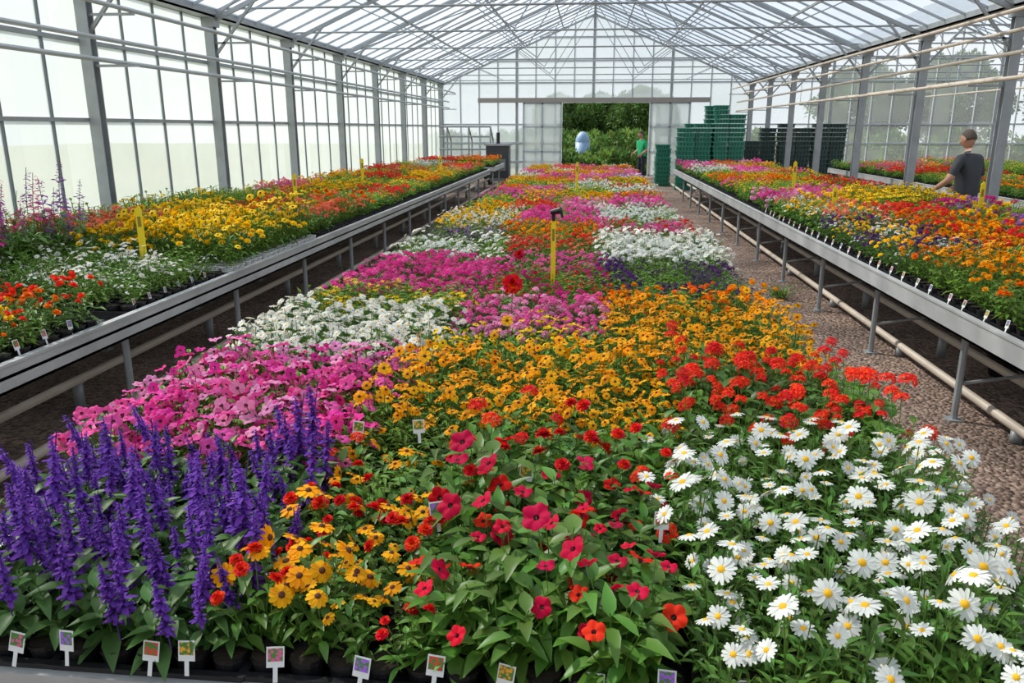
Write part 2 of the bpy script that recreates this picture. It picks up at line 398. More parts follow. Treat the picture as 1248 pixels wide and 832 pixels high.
def gable(name,x0,x1,y,door,glass):
    xm=(x0+x1)/2; mb=MB()
    if door:
        dx0,dx1,dz=door
        mb.add([(x0,y,0),(dx0,y,0),(dx0,y,EZ),(x0,y,EZ)],[(0,1,2,3)],glass)
        mb.add([(dx1,y,0),(x1,y,0),(x1,y,EZ),(dx1,y,EZ)],[(0,1,2,3)],glass)
        mb.add([(dx0,y,dz),(dx1,y,dz),(dx1,y,EZ),(dx0,y,EZ)],[(0,1,2,3)],glass)
    else: mb.add([(x0,y,0),(x1,y,0),(x1,y,EZ),(x0,y,EZ)],[(0,1,2,3)],glass)
    mb.add([(x0,y,EZ),(x1,y,EZ),(xm,y,RZ)],[(0,1,2)],glass)
    n=16
    for i in range(n+1):
        x=x0+(x1-x0)*i/n; zt=EZ+(RZ-EZ)*(1-abs(x-xm)/(x1-xm)); z0=0
        if door and door[0]-.01<x<door[1]+.01: z0=door[2]
        w=.05 if i%4==0 else .022
        mb.box(x-w,x+w,y-.05,y+.02,z0,zt,STEEL if i%4==0 else PAINT)
    for z in(.6,1.35,2.1,EZ,4.6,5.5):
        if z<=EZ: xa,xb=x0,x1
        else:
            k=(RZ-z)/(RZ-EZ); xa,xb=xm-(x1-xm)*k,xm+(x1-xm)*k
        segs=[(xa,xb)]
        if door and z<door[2]: segs=[(x0,door[0]),(door[1],x1)]
        for a,b in segs: mb.box(a,b,y-.06,y+.02,z-.03,z+.03,PAINT)
    return mb.obj(name)
DOOR=(-1.25,2.3,2.95)
gable('wall_back',XL,XR,YB,DOOR,GLASS_B)
gable('wall_back_annex',XR,X2,YB,None,GLASS_C)
gable('wall_front',XL,XR,YF,None,GLASS_C)
gable('wall_front_annex',XR,X2,YF,None,GLASS_C)
mb=MB(); mb.box(-4.75,4.7,YB-.24,YB-.1,2.96,3.15,pbr('door_header',(.34,.31,.28),.5,.2)); mb.obj('trim_door_track')
for nm,a,b in(('door_1',-2.85,-1.3),('door_2',2.35,3.9)):
    mb=MB(); y=YB-.16
    mb.add([(a,y,.05),(b,y,.05),(b,y,2.95),(a,y,2.95)],[(0,1,2,3)],glassmat('door_sheet',.7,(.70,.73,.71)))
    for x in(a,(a+b)/2,b): mb.box(x-.035,x+.035,y-.03,y+.03,.03,2.97,PAINT)
    for z in(.06,1.0,2.0,2.93): mb.box(a,b,y-.03,y+.03,z-.03,z+.03,PAINT)
    mb.obj(nm)
def roof(name,x0,x1):
    xm=(x0+x1)/2; mb=MB()
    mb.add([(x0,YF,EZ),(x0,YB,EZ),(xm,YB,RZ),(xm,YF,RZ)],[(0,1,2,3)],GLASS_R)
    mb.add([(x1,YF,EZ),(x1,YB,EZ),(xm,YB,RZ),(xm,YF,RZ)],[(0,1,2,3)],GLASS_R)
    y=YF
    while y<YB+.01:
        for xe in(x0,x1): mb.beam((xe,y,EZ-.02),(xm,y,RZ-.02),.026,.04,ROOFBAR)
        y+=.78
    for k in(.28,.55,.8):
        for xe in(x0,x1):
            x=xe+(xm-xe)*k; z=EZ+(RZ-EZ)*k-.07
            mb.beam((x,YF,z),(x,YB,z),.04,.05,STEEL)
    mb.beam((xm,YF,RZ-.05),(xm,YB,RZ-.05),.09,.12,STEEL)
    return mb.obj(name)
roof('ceiling',XL,XR); roof('ceiling_annex',XR,X2)
def frame(name,x0,x1,cols,pipes=False):
    xm=(x0+x1)/2; mb=MB()
    for y in COLY:
        for xe in cols:
            mb.box(xe-.075,xe+.075,y-.07,y-.055,0,EZ,STEEL); mb.box(xe-.075,xe+.075,y+.055,y+.07,0,EZ,STEEL); mb.box(xe-.01,xe+.01,y-.055,y+.055,0,EZ,STEEL)
            mb.box(xe-.13,xe+.13,y-.13,y+.13,0,.02,STEEL)
            mb.box(xe-.12,xe+.12,y-.09,y+.09,EZ-.2,EZ-.02,STEEL)
        for xe,sg in((x0,1),(x1,-1)):
            mb.beam((xe,y,EZ-.12),(xm,y,RZ-.14),.05,.07,STEEL)
            q=xe+(xm-xe)*.5; zq=EZ+(RZ-EZ)*.5-.14
            mb.tube((q,y,zq),(xm-sg*1.6,y,EZ+.12),.014,.014,6,STEEL)
            mb.tube((xm,y,RZ-.15),(xm-sg*1.6,y,EZ+.12),.014,.014,6,STEEL)
            q=xe+(xm-xe)*.25; zq=EZ+(RZ-EZ)*.25-.14
            mb.tube((q,y,zq),(xe+sg*2.6,y,EZ+.1),.012,.012,6,STEEL)
            mb.beam((xe,y,EZ-.7),(xe+sg*.8,y,EZ+.22),.04,.04,STEEL)
        mb.tube((x0,y,EZ+.08),(x1,y,EZ+.08),.018,.018,8,STEEL)
    for k in(2,5,8,11):
        if k+1<len(COLY):
            y0,y1=COLY[k],COLY[k+1]
            for xe in(x0,x1):
                mb.beam((xe,y0,EZ-.1),(xm,y1,RZ-.2),.03,.03,STEEL)
                mb.beam((xe,y1,EZ-.1),(xm,y0,RZ-.2),.03,.03,STEEL)
    for xe in cols:
        mb.box(xe-.14,xe+.14,YF,YB,EZ-.06,EZ-.03,STEEL); mb.box(xe-.14,xe-.12,YF,YB,EZ-.06,EZ+.1,STEEL); mb.box(xe+.12,xe+.14,YF,YB,EZ-.06,EZ+.1,STEEL)
    if pipes:
        for x,z in((-5.95,2.75),(-5.95,3.0),(-5.7,3.35),(5.75,2.62),(5.75,2.95),(6.0,3.3),(5.5,3.45)):
            mb.tube((x,YF+.1,z),(x,YB-.3,z),.028,.028,8,PIPE if x>0 else PAINT)
        for y in COLY:
            mb.box(-6.25,-5.65,y-.02,y+.02,2.69,2.72,STEEL); mb.box(-6.25,-5.65,y-.02,y+.02,3.29,3.32,STEEL)
            mb.box(5.7,6.25,y-.02,y+.02,2.56,2.59,STEEL); mb.box(5.4,6.25,y-.02,y+.02,3.24,3.27,STEEL)
    else:
        for xx,zz in((9.5,3.1),(8.2,2.9),(12.6,3.1)):
            mb.tube((xx,YF+.1,zz),(xx,YB-.3,zz),.028,.028,8,PIPE)
            for y in COLY: mb.tube((xx,y,zz),(xx,y,EZ+.1),.01,.01,6,STEEL)
    return mb.obj(name)
frame('greenhouse_frame',XL,XR,(XL,XR),True); frame('greenhouse_frame',XR,X2,(X2,))
# ---------------------------------------------------------------- benches
def bench(name,x0,x1,y0,y1,z):
    mb=MB()
    for i in range(int((x1-x0)/.12)+1):
        x=x0+i*.12; 
        if x<x1: mb.box(x,x+.07,y0,y1,z-.03,z-.012,ALU)
    for xa,xb,s in((x0-.03,x0,1),(x1,x1+.03,-1)):
        mb.box(xa,xb,y0,y1,z-.10,z+.045,ALU)
        if s>0: mb.box(xa,xb+.04,y0,y1,z-.10,z-.085,ALU); mb.box(xa-.008,xb+.008,y0,y1,z+.035,z+.05,ALU)
        else: mb.box(xa-.04,xb,y0,y1,z-.10,z-.085,ALU); mb.box(xa-.008,xb+.008,y0,y1,z+.035,z+.05,ALU)
    for ya,yb in((y0-.03,y0),(y1,y1+.03)): mb.box(x0-.03,x1+.03,ya,yb,z-.10,z+.02,ALU)
    y=y0+.4
    while y<y1:
        mb.box(x0,x1,y-.02,y+.02,z-.08,z-.03,STEEL)
        for x in(x0+.12,x1-.12,(x0+x1)/2):
            mb.tube((x,y,0),(x,y,z-.05),.024,.024,8,STEEL); mb.box(x-.05,x+.05,y-.05,y+.05,0,.012,STEEL)
        mb.tube((x0+.12,y,z*.35),(x1-.12,y,z-.1),.012,.012,6,STEEL)
        y+=1.7
    return mb.obj(name)
ZC,ZS=.50,.75
bench('flower_bench',-2.0,1.28,1.72,27.5,ZC)
bench('flower_bench',-5.75,-2.95,1.0,23.2,ZS)
bench('flower_bench',2.42,4.95,1.6,24.0,ZS)
bench('flower_bench',7.1,9.4,6.0,25.0,ZS)
bench('flower_bench',-5.6,-3.0,25.0,27.4,ZS)
bench('flower_bench',10.6,13.0,8.0,28.0,ZS)
mb=MB()
for x,z in((-3.2,.10),(-3.6,.22),(2.75,.10),(3.1,.2),(-5.9,.2)):
    mb.tube((x,-4,z),(x,30,z),.032,.032,8,PIPE)
    y=-3
    while y<30: mb.box(x-.03,x+.03,y-.02,y+.02,0,z-.02,STEEL); y+=2
mb.obj('ground_heating_pipes',True)
def trayproto(nm,potm):
    mb=MB(); a,b,h=.27,.175,.05
    for s in(-1,1):
        mb.box(-a,a,s*b-.004,s*b+.004,0,h,BLACK); mb.box(s*a-.004,s*a+.004,-b,b,0,h,BLACK)
        mb.box(-a-.01,a+.01,s*b-.011,s*b+.011,h-.004,h+.003,BLACK); mb.box(s*a-.011,s*a+.011,-b,b,h-.004,h+.003,BLACK)
    mb.box(-a,a,-b,b,0,.004,BLACK)
    for i in range(5):
        for j in range(3):
            x=-a+.054*(2*i+1); y=-b+.0583*(2*j+1)
            mb.tube((x,y,.004),(x,y,.085),.036,.049,12,potm,False); mb.tube((x,y,.078),(x,y,.087),.051,.052,12,potm,False)
            mb.tube((x,y,.07),(x,y,.078),.047,.047,12,SOIL)
    o=bpy.data.objects.new(nm,mb.mesh(nm)); park(o); return o
TR=trayproto('tray_black',BLACK); TRW=trayproto('tray_white',WHITEP)
def trays(x0,x1,y0,y1,z,pr=None):
    pts=[]; nx=round((x1-x0)/.56); ny=round((y1-y0)/.37)
    for i in range(nx):
        for j in range(ny):
            pts.append((x0+(i+.5)*(x1-x0)/nx,y0+(j+.5)*(y1-y0)/ny+U(-.008,.008),z-.012,(0,0,U(-.012,.012)),1.0))
    return scatter('seedling_trays',[pr or TR],pts)
trays(-1.97,1.25,1.71,27.4,ZC); trays(-5.7,-2.96,2.6,4.45,ZS); trays(-5.7,-2.96,4.75,6.1,ZS); trays(-5.7,-2.96,6.2,8.4,ZS,TRW); trays(-5.7,-2.96,8.5,23.1,ZS)
trays(2.45,4.9,2.2,23.9,ZS); trays(7.15,9.35,6.1,24.9,ZS); trays(-5.55,-3.05,25.1,27.3,ZS); trays(10.65,12.95,8.1,27.9,ZS)
# ---------------------------------------------------------------- flower beds
z=ZC+.055
bed('purple_salvia_bed',['sal_purple'],-1.9,-.93,1.75,2.72,z,.155,1.0)
bed('rudbeckia_and_zinnia_bed',['rud_amber','rud_gold','zinm_red','rud_amber','zinm_scarlet'],-.93,-.42,1.74,2.45,z,.14,.92)
bed('mixed_annual_bed',['rud_gold','leafy','gerleaf_scarlet','leaf2'],-.95,-.42,2.45,2.95,z,.15,.9)
bed('red_petunia_bed',['petleaf_red','petleaf_crimson','petleaf_red','leaf2'],-.42,.26,1.74,2.5,z,.145,1.05)
bed('red_zinnia_bed',['gerleaf_scarlet','zin_red','gerleaf_red','leaf2'],-.42,.28,2.5,3.0,z,.15,1.1)
bed('white_daisy_bed',['daisy_white'],.28,1.36,1.60,3.0,z,.145,1.03)
bed('pink_petunia_bed',['pet_pink','pet_hotpink','pet_pink','pet_lpink'],-2.08,-.95,2.72,4.0,z,.145,1.05)
bed('golden_rudbeckia_bed',['rudmass_gold','rudmass_amber'],-.95,.38,3.0,4.15,z)
bed('red_geranium_bed',['ger_scarlet','ger_red','gerleaf_scarlet'],.38,1.32,3.0,4.0,z,.145,1.1)
bed('white_daisy_bed',['mdaisy_white'],-2.02,-.85,4.0,5.1,z,.145,1.1)
bed('green_seedling_bed',['leafy','leafy','rudmass_yellow'],-.85,.1,4.15,4.7,z)
bed('pink_phlox_bed',['phlox_pink','phlox_lpink','phlox_pink'],-.85,.1,4.7,5.6,z,.14,1.1)
bed('golden_rudbeckia_bed',['rudmass_gold','rudmass_amber','rudmass_gold'],.1,1.32,4.0,5.5,z,.15)
bed('green_seedling_bed',['leafy','leafy','small_yellow'],-2.02,-.85,5.1,5.85,z,.155,1.1)
bed('magenta_dianthus_bed',['phlox_hotpink','small_magenta','phlox_hotpink','phlox_pink'],-2.02,-.8,5.85,7.6,z)
bed('crimson_dianthus_bed',['small_crimson','leafy','phlox_magenta','leafy'],-.8,.12,5.6,7.0,z)
bed('orange_marigold_bed',['mari_orange','mari_gold','leafy'],.12,1.3,5.5,6.15,z)
bed('violet_pansy_bed',['small_violet','phlox_violet','leafy'],.12,1.3,6.15,7.5,z,.155,1.0)
bed('pink_dianthus_bed',['phlox_pink','small_hotpink','leafy'],-.8,.12,7.0,8.0,z)
bed('white_alyssum_bed',['phlox_white','mdaisy_white','leafy'],-2.0,-.85,7.6,9.0,z)
bed('red_dianthus_bed',['phlox_red','small_salmon','leafy'],-.85,.1,8.0,9.0,z)
bed('white_daisy_bed',['mdaisy_white','phlox_white'],.12,1.36,7.5,9.3,z,.145,1.2)
bed('violet_pansy_bed',['small_violet','small_lilac','leafy'],-2.0,-1,9.0,10.1,z)
bed('orange_marigold_bed',['mari_gold','mari_orange','leafy'],-1,.1,9.0,10.5,z)
bed('red_dianthus_bed',['phlox_red','phlox_pink','leafy'],.1,1.3,9.3,10.9,z)
bed('yellow_marigold_bed',['mari_yellow','mdaisy_white'],-2,-1,10.1,12.0,z)
bed('pink_petunia_bed',['phlox_hotpink','phlox_pink','leafy'],-1,.1,10.5,12.4,z)
bed('white_daisy_bed',['phlox_white','mdaisy_white','phlox_white','leafy'],.1,1.3,10.9,13.2,z)
PAL=[('yellow_marigold_bed',['mari_yellow','mari_gold','mari_yellow','leafy']),('pink_phlox_bed',['phlox_hotpink','phlox_lpink','phlox_pink','leafy']),('orange_marigold_bed',['mari_orange','mari_gold','leafy']),
 ('white_daisy_bed',['phlox_white','mdaisy_white','leafy']),('red_geranium_bed',['phlox_red','phlox_scarlet','leafy']),('magenta_dianthus_bed',['phlox_magenta','phlox_pink','leafy']),
 ('green_seedling_bed',['leafy','leafy','small_yellow']),('salmon_dianthus_bed',['phlox_salmon','mari_yellow','leafy','phlox_pink']),('lilac_phlox_bed',['phlox_lilac','phlox_white','leafy'])]
def fill(x0,x1,y0,y1,z,cols,step,order,sp=.16):
    y=y0;i=0
    while y<y1-.3:
        ye=min(y1,y+step*U(.7,1.3)); w=(x1-x0)/cols
        for c in range(cols):
            n,k=PAL[order[i%len(order)]]; i+=1
            bed(n,k,x0+c*w,x0+(c+1)*w,y,ye,z,sp,1.0,None,.06)
        y=ye
fill(-1.98,-1.3,12.0,27.4,z,1,1.6,[0,6,5,2,6,0,3,1,0]); fill(-1.3,-.5,12.2,27.4,z,1,1.4,[4,7,0,1,6,2,5,0,3]); fill(-.5,.4,12.4,27.4,z,1,1.3,[1,0,6,3,7,1,0,5,2]); fill(.4,1.28,13.2,27.4,z,1,1.3,[1,2,3,4,6,0,8,1,7])
z=ZS+.06
bed('red_and_yellow_zinnia_bed',['zinm_red','zinm_scarlet','mari_yellow','ger_red','mari_orange','leafy'],-4.2,-2.97,2.6,4.4,z,.15,1.0,1)
bed('yellow_marigold_bed',['mari_yellow','mari_orange','ger_red','leaf2'],-5.6,-4.2,3.2,4.7,z,.16,1.2,1)
bed('white_alyssum_bed',['small_white','leafy','mdaisy_white','leafy'],-4.35,-2.99,4.8,6.05,z,.15,1.05,1)
bed('lilac_snapdragon_bed',['snap_lilac','snap_lilac','leaf2','snap_pink','leaf2'],-5.65,-4.4,4.9,6.7,z,.2,1.5,1)
bed('yellow_marigold_bed',['mari_yellow','rudmass_yellow','mari_yellow','leafy'],-4.35,-3.0,6.3,8.3,z,.145,1.35,1)
bed('red_dianthus_bed',['small_red','leafy','phlox_salmon','small_salmon'],-5.6,-4.35,6.8,8.3,z,.16,1.35,1)
bed('orange_dianthus_bed',['phlox_salmon','small_scarlet','mari_orange','leafy','leafy'],-4.3,-3.02,8.5,11.0,z,.155,1.2,1)
bed('green_seedling_bed',['leafy','leafy','leafy','small_yellow'],-5.6,-4.3,8.5,11.0,z,.16,1.5,1)
fill(-5.6,-4.8,11.0,23.1,z,1,1.7,[6,7,6,0,6,4,6]); fill(-4.8,-3.9,11.0,23.1,z,1,1.5,[6,0,6,4,6,7,6,3]);fill(-3.9,-3.02,11.0,23.1,z,1,1.4,[6,4,6,2,0,6,7,4])
bed('orange_marigold_bed',['mari_gold','mari_orange','rudmass_gold','leafy'],2.5,3.7,2.3,6.6,z,.15,1.2,1)
bed('orange_marigold_bed',['mari_gold','phlox_pink','mari_gold','leafy','mari_yellow'],3.7,4.9,2.3,6.8,z,.155,1.3,1)
bed('violet_pansy_bed',['small_violet','small_white','mari_yellow','phlox_violet'],2.5,3.2,6.6,9.0,z,.15,1,1)
bed('orange_marigold_bed',['mari_orange','mari_gold','phlox_red','leafy'],3.2,4.1,6.6,9.2,z,.155,1.15,1)
bed('magenta_petunia_bed',['phlox_magenta','phlox_lilac','leafy','leafy','mari_yellow'],4.1,4.9,6.8,10.4,z,.155,1.35,1)
bed('red_and_white_dianthus_bed',['small_white','phlox_salmon','leafy','mari_yellow'],2.5,3.4,9.0,11.4,z,.155,1.1,0)
bed('yellow_marigold_bed',['mari_yellow','leafy','rudmass_yellow'],3.4,4.9,10.4,12.2,z,.155,1.35,0)
bed('red_geranium_bed',['phlox_red','leafy','phlox_scarlet'],3.4,4.1,9.2,10.4,z,.155,1.1,0)
fill(2.5,3.3,11.4,23.8,z,1,1.5,[1,6,7,2,6,3,5]); fill(3.3,4.1,12.2,23.8,z,1,1.4,[5,6,2,6,1,7,6,4]); fill(4.1,4.9,12.2,23.8,z,1,1.6,[6,4,6,7,6,0,1])
fill(7.15,9.35,6.1,24.9,z,1,2.6,[7,6,4,2,6,4],.2); fill(-5.55,-3.05,25.1,27.3,z,2,2.2,[4,2],.18); fill(10.65,12.95,8.1,27.9,z,1,4,[6,4,7,6],.26)
def bigz(name,x,y,z,h,r,col):
    mb=MB(); stem(mb,(0,0,0),(0.01,0,h),.004,STEMM); f_pom(mb,Vector((.01,0,h)),Vector((.1,-.75,.6)).normalized(),r,[petal(col),EYE_Y],2)
    for i in range(8):
        t=i*2.4; o=Vector((math.cos(t),math.sin(t),.4)).normalized()
        ribbon(mb,Vector((0,0,h*(.2+.08*i))),o,Vector((-math.sin(t),math.cos(t),0)),.09,.035,4,-.3,.2,LF['mid'],LEAFP)
    mb.obj(name,True,loc=(x,y,z))
bigz('red_zinnia',-.50,5.0,ZC+.06,.42,.07,'red'); bigz('red_zinnia',-.60,6.6,ZC+.06,.36,.045,'crimson')
# ---------------------------------------------------------------- labels, stakes
LAB=pbr('label_card',(.78,.78,.76),.5)
def labpic(n,c):
    k='label_print_'+n
    if k in MATS: return MATS[k]
    m,nt,out=newmat(k); g=nt.nodes.new('ShaderNodeNewGeometry'); v=nt.nodes.new('ShaderNodeTexVoronoi'); v.inputs['Scale'].default_value=90
    nt.links.new(g.outputs['Position'],v.inputs['Vector']); r=nt.nodes.new('ShaderNodeValToRGB')
    r.color_ramp.elements[0].position=.35; r.color_ramp.elements[0].color=(*c,1); r.color_ramp.elements[1].position=.6; r.color_ramp.elements[1].color=(.08,.22,.04,1)
    nt.links.new(v.outputs['Distance'],r.inputs[0]); b=nt.nodes.new('ShaderNodeBsdfPrincipled'); nt.links.new(r.outputs[0],b.inputs['Base Color']); nt.links.new(b.outputs[0],out.inputs[0]); MATS[k]=m; return m
PICS=[labpic('pink',(.85,.10,.35)),labpic('purple',(.4,.12,.75)),labpic('red',(.8,.04,.03)),labpic('orange',(.9,.4,.02))]
mb=MB()
def label(x,y,z,w=.046,h=.055,a=0,tilt=.25,pic=None):
    M=Matrix.Translation((x,y,z))@Euler((-tilt,U(-.12,.12),a)).to_matrix().to_4x4()
    def bx(x0,x1,y0,y1,z0,z1,m):
        t=MB(); t.box(x0,x1,y0,y1,z0,z1,m); mb.add([M@Vector(v) for v in t.v],t.f,m)
    bx(-w/2,w/2,0,.0015,0,h,LAB); bx(-w/2+.004,w/2-.004,-.001,0,h*.3,h*.92,pic or random.choice(PICS)); bx(-.006,.006,0,.0015,-.04,0,LAB)
for i,x in enumerate((-1.52,-1.38,-1.13,-1.04,-.78,-.58,-.36,-.19,.06,.21,.4,.6)): label(x+U(-.02,.02),1.70+U(-.015,.02),ZC+.085+U(-.02,.025),a=U(-.3,.3),pic=PICS[i%4])
for x,y in((-.66,2.9),(-.9,2.86),(-.2,2.5),(.24,2.2),(-.45,2.2)): label(x,y,ZC+.27,a=U(-.3,.3))
for k in range(7): label(-2.99,2.85+k*.22,ZS+.07,.035,.055,1.4)
for k in range(6): label(-3.0,4.85+k*.2,ZS+.06,.025,.05,1.4)
for k in range(34): label(2.46,2.6+k*.27+U(-.05,.05),ZS+.06,.03,.05,-1.4)
mb.obj('plant_labels')
YEL=pbr('yellow_stake',(.90,.66,.015),.5)
def stake(x,y,z,h,w=.045,top=False):
    mb=MB(); mb.box(-w/2,w/2,-.004,.004,0,h,YEL); mb.add([(-w/2,-.004,h),(w/2,-.004,h),(0,-.004,h+.03),(-w/2,.004,h),(w/2,.004,h),(0,.004,h+.03)],[(0,1,2),(3,5,4),(0,2,5,3),(1,4,5,2)],YEL)
    mb.box(-w/4,w/4,-.006,-.004,h*.75,h*.9,pbr('stake_print',(.3,.2,.02),.6))
    if top:
        mb.tube((0,0,h),(0,0,h+.09),.014,.018,8,BLACK); mb.tube((-.02,0,h+.07),(.06,-.03,h+.09),.02,.03,10,BLACK); mb.tube((.06,-.03,h+.09),(.075,-.035,h+.03),.012,.01,8,BLACK)
    mb.obj('yellow_marker_stake',loc=(x,y,z))
stake(-.3,6.55,ZC+.05,.66,.04,True)
for x,y,zz,h in((-3.55,5.95,ZS,.54),(-3.95,10.4,ZS,.55),(-4.2,14.5,ZS,.6),(-.3,17,ZC,.7),(3.3,13.5,ZS,.62),(3.0,10.2,ZS,.45),(4.4,9.5,ZS,.55),(-3.4,18,ZS,.55)): stake(x,y,zz+.04,h,.055)
# ---------------------------------------------------------------- crates etc
GRN=pbr('green_crate',(0.014,0.15,0.09),.45,0,.4,3); GRN2=pbr('green_crate_rim',(0.03,0.26,0.165),.45,0,.3,3)
DGR=pbr('dark_green_crate',(0.015,0.045,0.04),.5,0,.4,3); DGR2=pbr('dark_crate_rim',(0.045,0.085,0.075),.5,0,.3,3)
def crate(mb,x,y,z,w,d,h,m,m2):
    for s in(-1,1):
        mb.box(x-w/2+.02,x+w/2-.02,y+s*(d/2-.02)-.01,y+s*(d/2-.02)+.01,z,z+h*.75,m); mb.box(x+s*(w/2-.02)-.01,x+s*(w/2-.02)+.01,y-d/2+.02,y+d/2-.02,z,z+h*.75,m)
        mb.box(x-w/2-.01,x+w/2+.01,y+s*(d/2)-.02,y+s*(d/2)+.01,z+h*.72,z+h*.93,m2); mb.box(x+s*w/2-.02,x+s*w/2+.02,y-d/2,y+d/2,z+h*.72,z+h*.93,m2)
        for k in range(5): xx=x-w/2+w*(k+.5)/5; mb.box(xx-.012,xx+.012,y+s*(d/2)-.02,y+s*(d/2)+.005,z,z+h*.75,m2)
    mb.box(x-w/2+.02,x+w/2-.02,y-d/2+.02,y+d/2-.02,z,z+.01,m)
def stack(name,lst,m,m2,h=.14):
    mb=MB()
    for x,y,w,d,n in lst:
        for i in range(n): crate(mb,x+U(-.02,.02),y+U(-.02,.02),.0+i*h,w,d,h,m,m2)
    mb.obj(name)
stack('green_crate_stack',[(2.98,26.6,.52,.4,14),(3.55,26.8,.52,.4,15),(4.1,26.8,.45,.4,19),(3.9,27.4,.45,.4,19),(4.62,26.9,.5,.4,17),(3.3,27.5,.5,.4,15),(2.45,28.3,.5,.4,7),(2.5,29,.5,.4,10)],GRN,GRN2)
stack('dark_crate_stack',[(5.3,27.8,.5,.4,11),(5.85,28,.5,.4,14),(6.4,27.8,.5,.4,15),(6.95,27.9,.5,.4,14),(7.5,27.8,.5,.4,15),(8.05,27.9,.5,.4,15),(8.7,27.8,.5,.4,6)],DGR,DGR2)
mb=MB()
for x in(-5.3,-4.5,-3.7): mb.tube((x,29.5,0),(x,29.5,2.0),.03,.03,8,STEEL); mb.tube((x,30.3,0),(x,30.3,1.5),.03,.03,8,STEEL); mb.tube((x,29.5,2.0),(x,30.3,1.5),.03,.03,8,STEEL)
for zz in(.6,1.2,1.65,2.0): mb.tube((-5.6,29.5,zz),(-3.7,29.5,zz),.03,.03,8,STEEL)
for xx in(-5.55,-3.7): mb.tube((xx,29.45,.25),(xx,29.39,.25),.25,.25,16,BLACK)
mb.obj('watering_trolley')
mb=MB(); mb.box(-3.7,-2.9,28.2,28.9,.25,1.35,pbr('machine_dark',(.05,.055,.06),.4)); mb.box(-3.75,-2.85,28.15,28.95,1.35,1.42,STEEL); mb.box(-3.6,-3.0,28.17,28.2,.5,.9,pbr('machine_grey',(.2,.2,.2),.4)); mb.tube((-3.3,28.5,1.42),(-3.3,28.5,1.8),.06,.06,10,BLACK)
for xx in(-3.6,-3.0):
    for yy in(28.3,28.8): mb.tube((xx-.03,yy,.13),(xx+.03,yy,.13),.13,.13,14,BLACK)
mb.box(-3.65,-2.95,28.25,28.85,.13,.26,STEEL)
mb.obj('heater_unit')
mb=MB(); mb.tube((0,0,0),(0,0,.19),.10,.14,20,BLACK,False); mb.tube((0,0,.18),(0,0,.205),.15,.15,20,BLACK,False); mb.tube((0,0,.1),(0,0,.16),.12,.13,20,SOIL); mb.obj('black_plant_pot',True,loc=(3.38,6.5,0))
mb=MB()
for i in range(70):
    t=U(0,6.28); o=Vector((math.cos(t)*.5,math.sin(t)*.5,1)).normalized(); ribbon(mb,Vector((U(-.08,.08),U(-.08,.08),0)),o,Vector((-math.sin(t),math.cos(t),0)),U(.12,.28),.014,4,-U(.2,.6),.2,LF['light'],LEAFP)
mb.obj('grass_tuft',True,loc=(2.25,9.4,0))
# ---------------------------------------------------------------- outside vegetation
BARK=pbr('bark',(.08,.06,.045),.9,0,.4,10,.5)
TL=soft('tree_leaf',(.10,.18,.045),.3,.5,.6,.2,.03); TL2=soft('shrub_leaf',(.20,.32,.07),.35,.5,.6,.2,.04)
def clump(nm,mat,L):
    mb=MB()
    for i in range(70):
        o=rdir(1.6); p=o*U(.05,.32); a=basis(o)[0]; d=(o+a*U(-1,1)).normalized()
        ribbon(mb,p,d,d.cross(rdir(2)).normalized(),L*U(.7,1.2),L*.6,1,-.2,.15,mat,LEAFP)
    PN[0]+=1; o=bpy.data.objects.new(nm,mb.mesh(nm,True)); park(o,1); return o
CL=clump('tree_leaf_clump',TL,.16); CL2=clump('shrub_leaf_clump',TL2,.12)
def tree(x,y,h,r,nm='tree'):
    e=link(bpy.data.objects.new(nm,None)); e.location=(x,y,-.11)
    mb=MB(); mb.tube((0,0,0),(0,0,h*.6),.16,.09,8,BARK)
    for i in range(5):
        t=i*1.3; mb.tube((0,0,h*(.3+.06*i)),(math.cos(t)*r*.6,math.sin(t)*r*.6,h*(.55+.07*i)),.06,.02,6,BARK)
    mb.obj('trunk',True,parent=e)
    pts=[]
    for i in range(int(150*r)):
        o=rdir(1.6); k=U(.6,1); pts.append((o.x*r*k,o.y*r*k,h*.62+o.z*h*.38*k,(U(0,6),U(0,6),U(0,6)),U(.8,1.7)))
    c=scatter('crown',[CL],pts,e)
def shrubs(x0,x1,y0,y1,n,h,nm='hedge'):
    pts=[(U(x0,x1),U(y0,y1),U(0,h)-.1,(U(0,6),U(0,6),U(0,6)),U(.7,1.5)) for i in range(n)]
    scatter(nm,[CL2,CL],pts)
shrubs(-9,16,43,47,1200,1.6); shrubs(-2,4,36.5,38.2,200,.8,'outdoor_shrubs'); shrubs(13,32,36.5,38,500,1.6)
for x,y,h,r in((3.6,60,4.6,2.4),(.6,62,4.2,2.2),(-2.4,61,4.0,2.0),(15,48,5,2.6),(20,48,5.6,2.8),(25,44,5.5,2.8),(27,36,6,3),(26,27,5.5,2.6),(26,18,5.5,2.6),(-14,9,4.2,2.0)): tree(x,y,h,r)
mb=MB(); blue=pbr('blue_tarp',(.22,.34,.52),.5,0,.2,3)
mb.tube((-.45,38.8,-.1),(-.45,38.8,1.3),.32,.34,14,blue); mb.ell((-.45,38.8,1.3),.34,.34,.5,blue); mb.obj('covered_water_tank',True)
